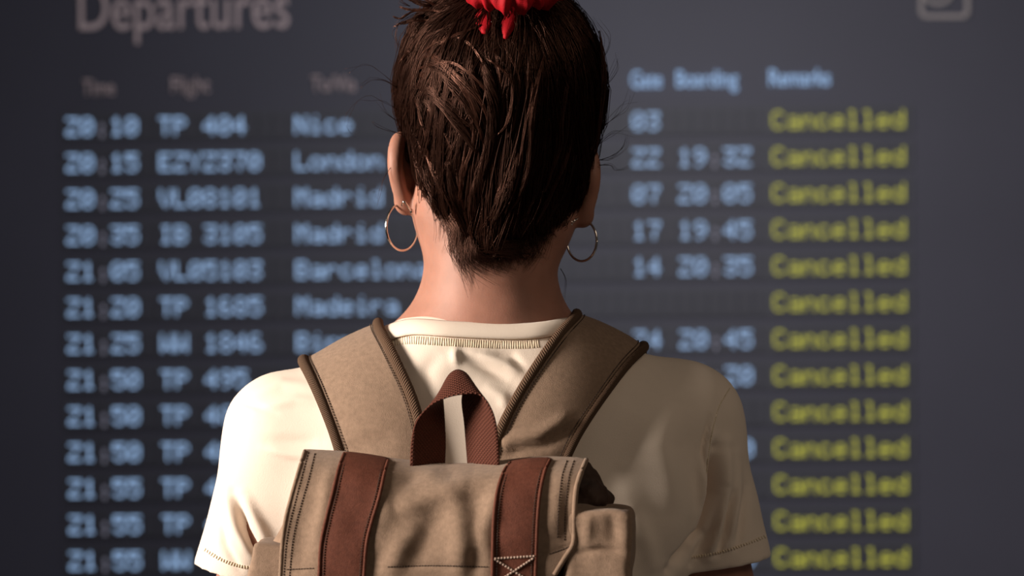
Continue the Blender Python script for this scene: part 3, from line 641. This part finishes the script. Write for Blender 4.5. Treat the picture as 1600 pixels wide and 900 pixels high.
def solid(G_, thick, bulge=0):
    n, m, _ = G_.shape; du = np.gradient(G_, axis=0); dv = np.gradient(G_, axis=1); Nn = np.cross(du, dv); Nn /= np.linalg.norm(Nn, axis=2, keepdims=True)+1e-12
    e = np.sin(np.linspace(0, 1, m)*math.pi)[None, :, None]**.5; top = G_+Nn*(thick*.5*(.4+.6*e)+bulge*e**2); bot = G_-Nn*thick*.5*(.4+.6*e)
    V = np.concatenate([top.reshape(-1, 3), bot.reshape(-1, 3)]); K = n*m; F = []
    for i in range(n-1):
        for j in range(m-1): a = i*m+j; F.append((a, a+m, a+m+1, a+1)); F.append((K+a, K+a+1, K+a+m+1, K+a+m))
    for i in range(n-1): a = i*m; F.append((a, K+a, K+a+m, a+m)); a = i*m+m-1; F.append((a, a+m, K+a+m, K+a))
    for j in range(m-1): F.append((j, j+1, K+j+1, K+j)); a = (n-1)*m+j; F.append((a, K+a, K+a+1, a+1))
    lu = np.r_[0, np.cumsum(np.linalg.norm(np.diff(G_[:, m//2], axis=0), axis=1))]; wv = np.linalg.norm(G_[:, -1]-G_[:, 0], axis=1).mean()
    uv = np.stack(np.broadcast_arrays(lu[:, None], np.linspace(0, wv, m)[None]), -1).reshape(-1, 2); return V, F, np.concatenate([uv, uv])
# two loose tails of the scrunchie fabric lying on the hair
def onhair(x, y, off):
    d = rayd(x, y).normalized(); hh = HB.ray_cast(CO, d, 5); return hh[0]-d*off if hh[0] is not None else q(x, y, 2.09)
for L_, R_ in (([(742, -2), (738, 16), (742, 34), (752, 52)], [(768, -2), (766, 18), (768, 36), (760, 54)]), ([(782, -2), (786, 14), (783, 36), (786, 60)], [(812, -2), (816, 16), (806, 40), (792, 62)]), ([(836, -4), (842, 10), (848, 24)], [(866, -4), (868, 10), (858, 28)])):
    v, f, uv = ribbon([onhair(x, y, .0085) for x, y in L_], [onhair(x, y, .0085) for x, y in R_], .002, 14, 8, bulge=.0012); mesh('fabric_tail', v, f, M_red, scr, uv=uv)

# ================================================================ earrings
def hoop(cx, cy, rx_, ry_, Y, rotz, top, hook):
    e = q(cx, cy, Y); r_ = ry_/FP*Y; C = []
    for a in np.linspace(0, 2*math.pi, 73)[:-1]: C.append(e+Vector((math.cos(rotz)*math.cos(a), math.sin(rotz)*math.cos(a), 0))*r_+Vector((0, 0, math.sin(a)*r_)))
    C = np.array([list(c) for c in C]+[list(C[0])]); V, F = tubes(C[None], np.full((1, len(C)), .0011), 10)
    o = mesh('hoop_earring', V, F, M_silver, person)
    K = np.array([[list(q(*p)) for p in hook]]); K = cr(K[0], 14)[None]; V, F = tubes(K, np.full((1, 14), .0009), 8); mesh('ear_hook', V, F, M_silver, o)
    b = bmesh.new(); bmesh.ops.create_uvsphere(b, u_segments=12, v_segments=8, radius=.0016)
    c = q(*top); mesh('clasp', [tuple(Vector((v.co.x, v.co.y, v.co.z*1.5))+c) for v in b.verts], [[v.index for v in f.verts] for f in b.faces], M_silver, o); b.free()
hoop(628, 355, 23, 36.5, 2.137, R(51), (643, 330, 2.122), [(643, 331, 2.122), (637, 322, 2.118), (631, 315, 2.116), (628, 321, 2.120)])
hoop(909, 376, 23, 32, 2.140, R(-45), (893, 348, 2.124), [(893, 350, 2.124), (897, 345, 2.122), (903, 341, 2.126)])

# ================================================================ backpack
bp = empty('backpack', (q(680, 0, 1.98).x, 2.0, .94), 'tan canvas backpack with russet straps worn on the back of the person', 'backpack')
def qb(px, py, Y): return Q(px, py, Y-.006-.08*(px-700)/1799)   # the bag hangs the other way round
k = SDF(axis((-.26, .14, .0030)), axis((1.82, 2.10, .0030)), axis((.90, 1.32, .0030)))
k.rbox(qb(685, 990, 1.985), (.112, .040, .135), .030, .02, rot=(0, 0, -4.6))
k.rbox(qb(690, 1110, 1.975), (.135, .055, .105), .035, .04, rot=(0, 0, -4.6))
k.ell(qb(690, 960, 1.972), (.118, .045, .10), .03)
k.cap(qb(478, 800, 1.985), qb(420, 930, 1.98), .011, .020, .02)
kV, kF = k.mesh(); N = normals(kV, kF); kV = kV+N*nz(kV, 30, .0028, 5)[:, None]
packb = mesh('pack_body', kV, kF, M_canvas, bp)
# side pockets
for nm, c, hh, rot in (('side_pocket', (936, 905, 1.952), (.026, .032, .058), (0, 3, -5)), ('side_pocket', (425, 930, 1.985), (.018, .030, .046), (0, 8, -5))):
    k = SDF(axis((qb(c[0], 0, c[2]).x-.06, qb(c[0], 0, c[2]).x+.06, .0022)), axis((1.88, 2.07, .0024)), axis((qb(0, c[1], c[2]).z-.09, qb(0, c[1], c[2]).z+.08, .0022)))
    k.rbox(qb(*c), hh, .006, .0, rot=rot); v, f = k.mesh(); N = normals(v, f); v = v+N*nz(v, 45, .0030, c[0])[:, None]
    v = folds(v, N, [([(905, 862), (940, 858), (975, 864)], 4, -.004), ([(920, 800), (918, 850)], 9, .002), ([(955, 795), (960, 850)], 10, -.0022)])
    mesh(nm, v, f, M_canvas, bp)
edge_pts = [(906, 801), (922, 798), (950, 798), (978, 803)]
# dark gathered lining peeping out beside the flap
k = SDF(axis((.03, .12, .0022)), axis((1.93, 2.06, .0022)), axis((1.18, 1.30, .0022)))
for x, y, Y, r_ in ((905, 745, 1.985, .014), (915, 765, 1.98, .015), (925, 780, 1.975, .013), (940, 785, 1.985, .010), (900, 790, 1.975, .014), (932, 768, 1.99, .006), (912, 735, 2.0, .008)): k.ell(qb(x, y, Y), (r_, r_*1.2, r_), .006)
v, f = k.mesh(); N = normals(v, f); v = v+N*nz(v, 140, .0025, 2)[:, None]; mesh('gathered_lining', v, f, M_dark, bp, 'dark brown gathered lining')
# flap
ly = [(703, 475), (737, 465), (783, 452), (809, 445), (844, 440), (900, 437), (1000, 430)]
ry = [(718, 917), (738, 909), (764, 901), (810, 898), (849, 897), (900, 866), (1000, 830)]
topx = [475, 540, 610, 660, 700, 745, 790, 830, 865, 900, 917]; topy = [703, 707, 718, 724, 727, 726, 721, 716, 715, 716, 718]
nu, ns = 150, 110; Gf = np.zeros((ns, nu, 3))
for i in range(ns):
    s_ = i/(ns-1)
    for j in range(nu):
        u = j/(nu-1)
        if s_ < .12:      # over the top, from the back
            a = s_/.12; x = 475+(917-475)*u; yt = np.interp(x, topx, topy); Y = 2.012-.040*a; p = qb(x, yt+16*(1-a)**2, Y)
        else:
            b = (s_-.12)/.88; dy = 290*b; yl = 703+dy; xl = np.interp(yl, [p_[0] for p_ in ly], [p_[1] for p_ in ly]); yr = 718+dy*.98; xr = np.interp(yr, [p_[0] for p_ in ry], [p_[1] for p_ in ry])
            x = xl+(xr-xl)*u; yt = np.interp(475+442*u, topx, topy); Y = 1.972-.052*(1-math.exp(-dy/26))-.005*math.sin(math.pi*u)*min(1, dy/120)+.003*max(0, abs(u-.5)*2-.75)**1.0*min(1, dy/60)
            p = qb(x, yt+dy, Y)
        Gf[i, j] = p
flat = Gf.reshape(-1, 3); fx, fy = proj(flat)
FF = [([(775, 738), (735, 748), (690, 765), (640, 790), (612, 800)], 15, .0090), ([(705, 760), (715, 800), (722, 850), (718, 900)], 16, .0070), ([(785, 745), (768, 790), (755, 830), (765, 880)], 10, .0045),
 ([(660, 815), (625, 860), (600, 910)], 16, .0080), ([(632, 728), (640, 748), (650, 762)], 20, -.0100), ([(705, 732), (706, 745), (708, 752)], 10, -.0065), ([(745, 765), (742, 790), (738, 820)], 18, -.0060),
 ([(690, 785), (675, 820), (655, 850), (640, 890)], 22, -.0055), ([(600, 760), (598, 800), (590, 850)], 11, .0035), ([(505, 720), (490, 770), (475, 830), (470, 900)], 14, -.0030), ([(520, 715), (506, 780), (494, 860)], 7, .0028),
 ([(880, 730), (870, 780), (862, 850)], 11, .0038), ([(888, 750), (884, 800), (882, 850)], 5, -.0018), ([(740, 850), (742, 880), (735, 910)], 12, -.0050), ([(664, 735), (685, 742)], 10, .005),
 ([(590, 886), (660, 884), (760, 886)], 3, -.0016), ([(860, 862), (880, 857), (896, 852)], 2.5, -.0016)]
D = np.zeros(len(flat))
for pts, w, a in FF:
    d, t_ = segd(fx, fy, pts); D += .55*a*np.exp(-(d/(w*1.15))**2)*np.sin(np.clip(t_, .06, .94)*math.pi)**.6
D += nz(flat, 22, .0030, 11)+nz(flat, 60, .0009, 4); D *= np.clip((np.arange(ns).repeat(nu)/(ns-1)-.10)/.10, .15, 1)
flat = flat.copy(); flat[:, 1] -= D; Gf = flat.reshape(ns, nu, 3)
v, f, uv = solid(Gf, .0030); flap = mesh('flap', v, f, M_canvas, bp, uv=uv, label='tan canvas flap with double stitched edges')
fq = np.array(f); FB = bvh_of(v, f)
def onflap(px, py, off, Y=1.93):
    d = rayd(px, py).normalized(); hh = FB.ray_cast(CO, d, 4)
    if hh[0] is None: hh = FB.find_nearest(qb(px, py, 1.96)); return hh[0]-d*off, hh[1]
    return hh[0]-d*off, hh[1]
def edge_tube(name, pts, rad, m, parent, hit, off, n=60, sides=8):
    P = cr([(x, y, 0) for x, y in pts], n); C = np.array([[list(hit(x, y, off)[0]) for x, y, _ in P]]); C[0, 1:-1] = (C[0, :-2]+C[0, 1:-1]*2+C[0, 2:])/4
    v, f = tubes(C, np.full((1, n), rad), sides); return mesh(name, v, f, m, parent)
edge_tube('flap_edge', [(476, 705), (466, 738), (453, 784), (446, 812), (441, 850), (438, 900), (434, 950)], .0016, M_canvas, flap, onflap, -.0005)
edge_tube('flap_edge', [(916, 719), (908, 739), (900, 766), (897, 810), (896, 848), (882, 872), (866, 898)], .0022, M_canvas, flap, onflap, -.0005)
for pts in ([(482, 706), (472, 742), (460, 788), (453, 815), (447, 850), (443, 905)], [(492, 708), (483, 745), (470, 790), (462, 820), (456, 855), (452, 905)],
    [(897, 719), (889, 745), (884, 790), (882, 845)], [(886, 719), (878, 745), (873, 790), (871, 840)], [(858, 866), (878, 859), (893, 853)], [(605, 886), (680, 884), (762, 886)], [(447, 890), (470, 889), (492, 888)]):
    dashes('stitching', pts, M_stitch, flap, onflap, 4.4, 3.2, .00045, .0002)
# russet straps sewn over the flap
def flapstrap(Lp, Rp, nm):
    n, m = 70, 14; A = cr([(x, y, 0) for x, y in Lp], n); B = cr([(x, y, 0) for x, y in Rp], n); Gs = np.zeros((n+6, m, 3))
    for i in range(n):
        for j in range(m):
            w = j/(m-1); Gs[i+6, j] = onflap(A[i, 0]*(1-w)+B[i, 0]*w, A[i, 1]*(1-w)+B[i, 1]*w, .0016)[0]
    for t_ in range(6): a = (6-t_)/6; Gs[t_] = Gs[6]+np.array((0, .045*a, .001-.009*a*a))
    for _ in range(2): Gs[1:-1] = (Gs[:-2]+2*Gs[1:-1]+Gs[2:])/4
    v, f, uv = solid(Gs, .0030); return mesh(nm, v, f, M_strapb, bp, uv=uv, label='russet brown canvas strap')
LL = [(536, 708), (528, 730), (518, 770), (508, 810), (500, 850), (497, 900), (494, 950)]; LR = [(608, 718.5), (603, 735), (594, 775), (582, 815), (574, 850), (570, 900), (567, 950)]
RL = [(796, 722), (786, 735), (776, 765), (771, 800), (769, 840), (768, 900), (767, 950)]; RR = [(861, 717.5), (853, 735), (846, 765), (842, 800), (840, 840), (838, 900), (836, 950)]
s1 = flapstrap(LL, LR, 'flap_strap'); s2 = flapstrap(RL, RR, 'flap_strap')
for st, A, B in ((s1, LL, LR), (s2, RL, RR)):
    for P_, sgn in ((A, 1), (B, -1)):
        edge_tube('strap_edge', [(x+sgn*1.5, y+1) for x, y in P_], .0014, M_strapb, st, onflap, .0026)
        dashes('stitching', [(x+sgn*8, y+2) for x, y in P_], M_stitch, st, onflap, 4.2, 3.0, .0004, .0033)
# stitched cross at the end of the right strap
for pts in ([(772, 873), (836, 869)], [(772, 873), (804, 892), (834, 912)], [(834, 872), (804, 892), (774, 912)]):
    dashes('cross_stitching', [pts[0], ((pts[0][0]+pts[-1][0])/2, (pts[0][1]+pts[-1][1])/2), pts[-1]], M_pale, s2, onflap, 5, 3.8, .0009, .0036)
v = [list(onflap(x, y, .0034)[0]) for x, y in ((774, 874), (834, 871), (804, 890))]
# carry handle loop
Fe = [(641, 728, 1.958), (643, 690, 1.958), (651, 658, 1.957), (672, 634, 1.955), (695, 622, 1.953), (722, 616, 1.953), (750, 617, 1.955), (768, 640, 1.956), (777, 675, 1.957), (780, 728, 1.958)]
Be = [(695, 728, 1.975), (696, 690, 1.978), (694, 650, 1.985), (692, 612, 1.992), (700, 588, 1.996), (716, 578, 1.998), (732, 590, 1.996), (722, 622, 1.988), (726, 665, 1.98), (731, 728, 1.975)]
v, f, uv = ribbon([qb(*p) for p in Fe], [qb(*p) for p in Be], .0028, 90, 14); mesh('carry_handle', v, f, M_web, bp, 'russet webbing carry loop', uv=uv)

# shoulder straps
def shoulder(outer, inner, sx):
    n1 = 60; A = cr([(x, y, 0) for x, y in outer], n1)[::-1]; B = cr([(x, y, 0) for x, y in inner], n1)[::-1]; m = 18; N_ = 130; colsP = []; hits = []
    for w in np.linspace(0, 1, m):
        c = []
        for i in range(n1):
            d = rayd(A[i, 0]*(1-w)+B[i, 0]*w, A[i, 1]*(1-w)+B[i, 1]*w).normalized(); h_ = SB.ray_cast(CO, d, 4)
            if h_[0] is None or h_[0].y > 2.2 or h_[1].y > -.12: break
            c.append(h_[0]+h_[1]*.0055)
        hits.append(c)
    last = np.array([list(c[-1]) for c in hits]); rel = last-last.mean(0)
    for jj, c in enumerate(hits):
        out = [list(p) for p in c]
        for dy, dz, dx in ((.014, .006, 0), (.028, .006, 0), (.042, .002, 0), (.060, -.010, 0), (.080, -.028, 0), (.098, -.052, 0), (.112, -.085, .0), (.125, -.13, .004), (.13, -.17, .012), (.12, -.205, .03), (.09, -.235, .05), (.05, -.25, .065), (.0, -.26, .06), (-.04, -.265, .045)):
            wdt = 1 if dz > -.1 else max(.35, 1-(-.1-dz)*5); a_ = rel[jj]*wdt
            if dz < -.2: a_ = np.array((0, 0, np.linalg.norm(rel[jj])*np.sign(rel[jj][0])*wdt*sx))
            out.append(list(snap(Vector(last.mean(0)+np.array((sx*dx, dy, dz))+a_), .0055)))
        P = np.array(out); dd = np.r_[0, np.cumsum(np.linalg.norm(np.diff(P, axis=0), axis=1))]; tt = np.linspace(0, dd[-1], N_)
        P = np.stack([np.interp(tt, dd, P[:, k_]) for k_ in range(3)], 1)
        for _ in range(14): P[1:-1] = (P[:-2]+2*P[1:-1]+P[2:])/4
        colsP.append(P)
    full = np.stack(colsP, 1)
    for _ in range(3): full[:, 1:-1] = (full[:, :-2]+2*full[:, 1:-1]+full[:, 2:])/4
    for _ in range(4): full[1:-1] = (full[:-2]+2*full[1:-1]+full[2:])/4
    if sx > 0: full = full[:, ::-1]
    return full[:, ::-1]
OL = [(456, 566), (466, 574), (482, 600), (500, 632), (517, 668), (530, 706), (536, 730)]; IL = [(601, 521), (612, 534), (629, 570), (645, 605), (657, 636), (664, 665), (668, 700), (673, 738)]
OR = [(1026, 545), (1008, 556), (980, 578), (948, 618), (918, 660), (894, 700), (884, 725)]; IR = [(893, 501), (880, 510), (856, 538), (830, 575), (800, 622), (778, 662), (766, 700), (752, 738)]
for sx, O_, I_ in ((-1, OL, IL), (1, OR, IR)):
    G_ = shoulder(O_, I_, sx); n, m, _ = G_.shape
    du = np.gradient(G_, axis=0); dv = np.gradient(G_, axis=1); Nn = np.cross(du, dv); Nn /= np.linalg.norm(Nn, axis=2, keepdims=True)+1e-12
    mid = Nn[10, m//2]
    if mid[1] > 0: G_ = G_[:, ::-1]
    v, f, uv = solid(G_, .0060, .0028); px_, py_ = proj(v); Nv = np.zeros_like(v); Nv[:, 1] = -1
    FS = [([(790, 690), (840, 680), (880, 655)], 9, .0035), ([(800, 705), (850, 695), (890, 672)], 7, -.0035), ([(850, 530), (890, 520), (930, 515)], 10, .002)] if sx > 0 else [([(560, 700), (600, 690)], 14, -.002)]
    for pts, w, a in FS:
        d, t_ = segd(px_, py_, pts); v[:, 1] -= a*np.exp(-(d/w)**2)*(v[:, 1] < 2.12)
    so = mesh('shoulder_strap', v, f, M_canvas, bp, uv=uv)
    for j in (0, m-1):
        e_ = G_[:, j]; inn = G_[:, 1 if j == 0 else m-2]-e_; inn /= np.linalg.norm(inn, axis=1, keepdims=True)+1e-9
        du_ = np.gradient(e_, axis=0); du_ /= np.linalg.norm(du_, axis=1, keepdims=True)+1e-9
        nn = np.cross(du_, inn); nn *= np.sign((nn*Nn[:, j]).sum(1, keepdims=True))*(1 if mid[1] < 0 else -1); prof = 12; V = []; uvs = []; lu = np.r_[0, np.cumsum(np.linalg.norm(np.diff(e_, axis=0), axis=1))]
        for i in range(n):
            for a_ in range(prof):
                an = 2*math.pi*a_/prof; V.append(e_[i]+inn[i]*(.0035+.0048*math.cos(an))+nn[i]*(.0022+.0044*math.sin(an))); uvs.append((lu[i], a_*.0022))
        F = [(i*prof+a_, i*prof+(a_+1) % prof, (i+1)*prof+(a_+1) % prof, (i+1)*prof+a_) for i in range(n-1) for a_ in range(prof)]
        mesh('edge_binding', V, F, M_bind, so, 'ribbed brown edge tape', uv=uvs)
    # stitched line beside each binding
    for j in (0, m-1):
        e_ = G_[:, j]; inn = G_[:, 1 if j == 0 else m-2]-e_; inn /= np.linalg.norm(inn, axis=1, keepdims=True)+1e-9
        C = e_+inn*.0100; sg = 1 if mid[1] < 0 else 1; NN = np.cross(np.gradient(G_, axis=0), np.gradient(G_, axis=1)); NN /= np.linalg.norm(NN, axis=2, keepdims=True)+1e-12
        C = C+NN[:, j]*.0042; dd = np.r_[0, np.cumsum(np.linalg.norm(np.diff(C, axis=0), axis=1))]; P = []
        for c in np.arange(.003, dd[-1]*.55, .0028): P.append([[np.interp(c+o_, dd, C[:, k_]) for k_ in range(3)] for o_ in (-.001, 0, .001)])
        P = np.array(P); v, f = tubes(P, np.full(P.shape[:2], .00045), 4); mesh('stitching', v, f, M_stitch, so, kind='stuff')
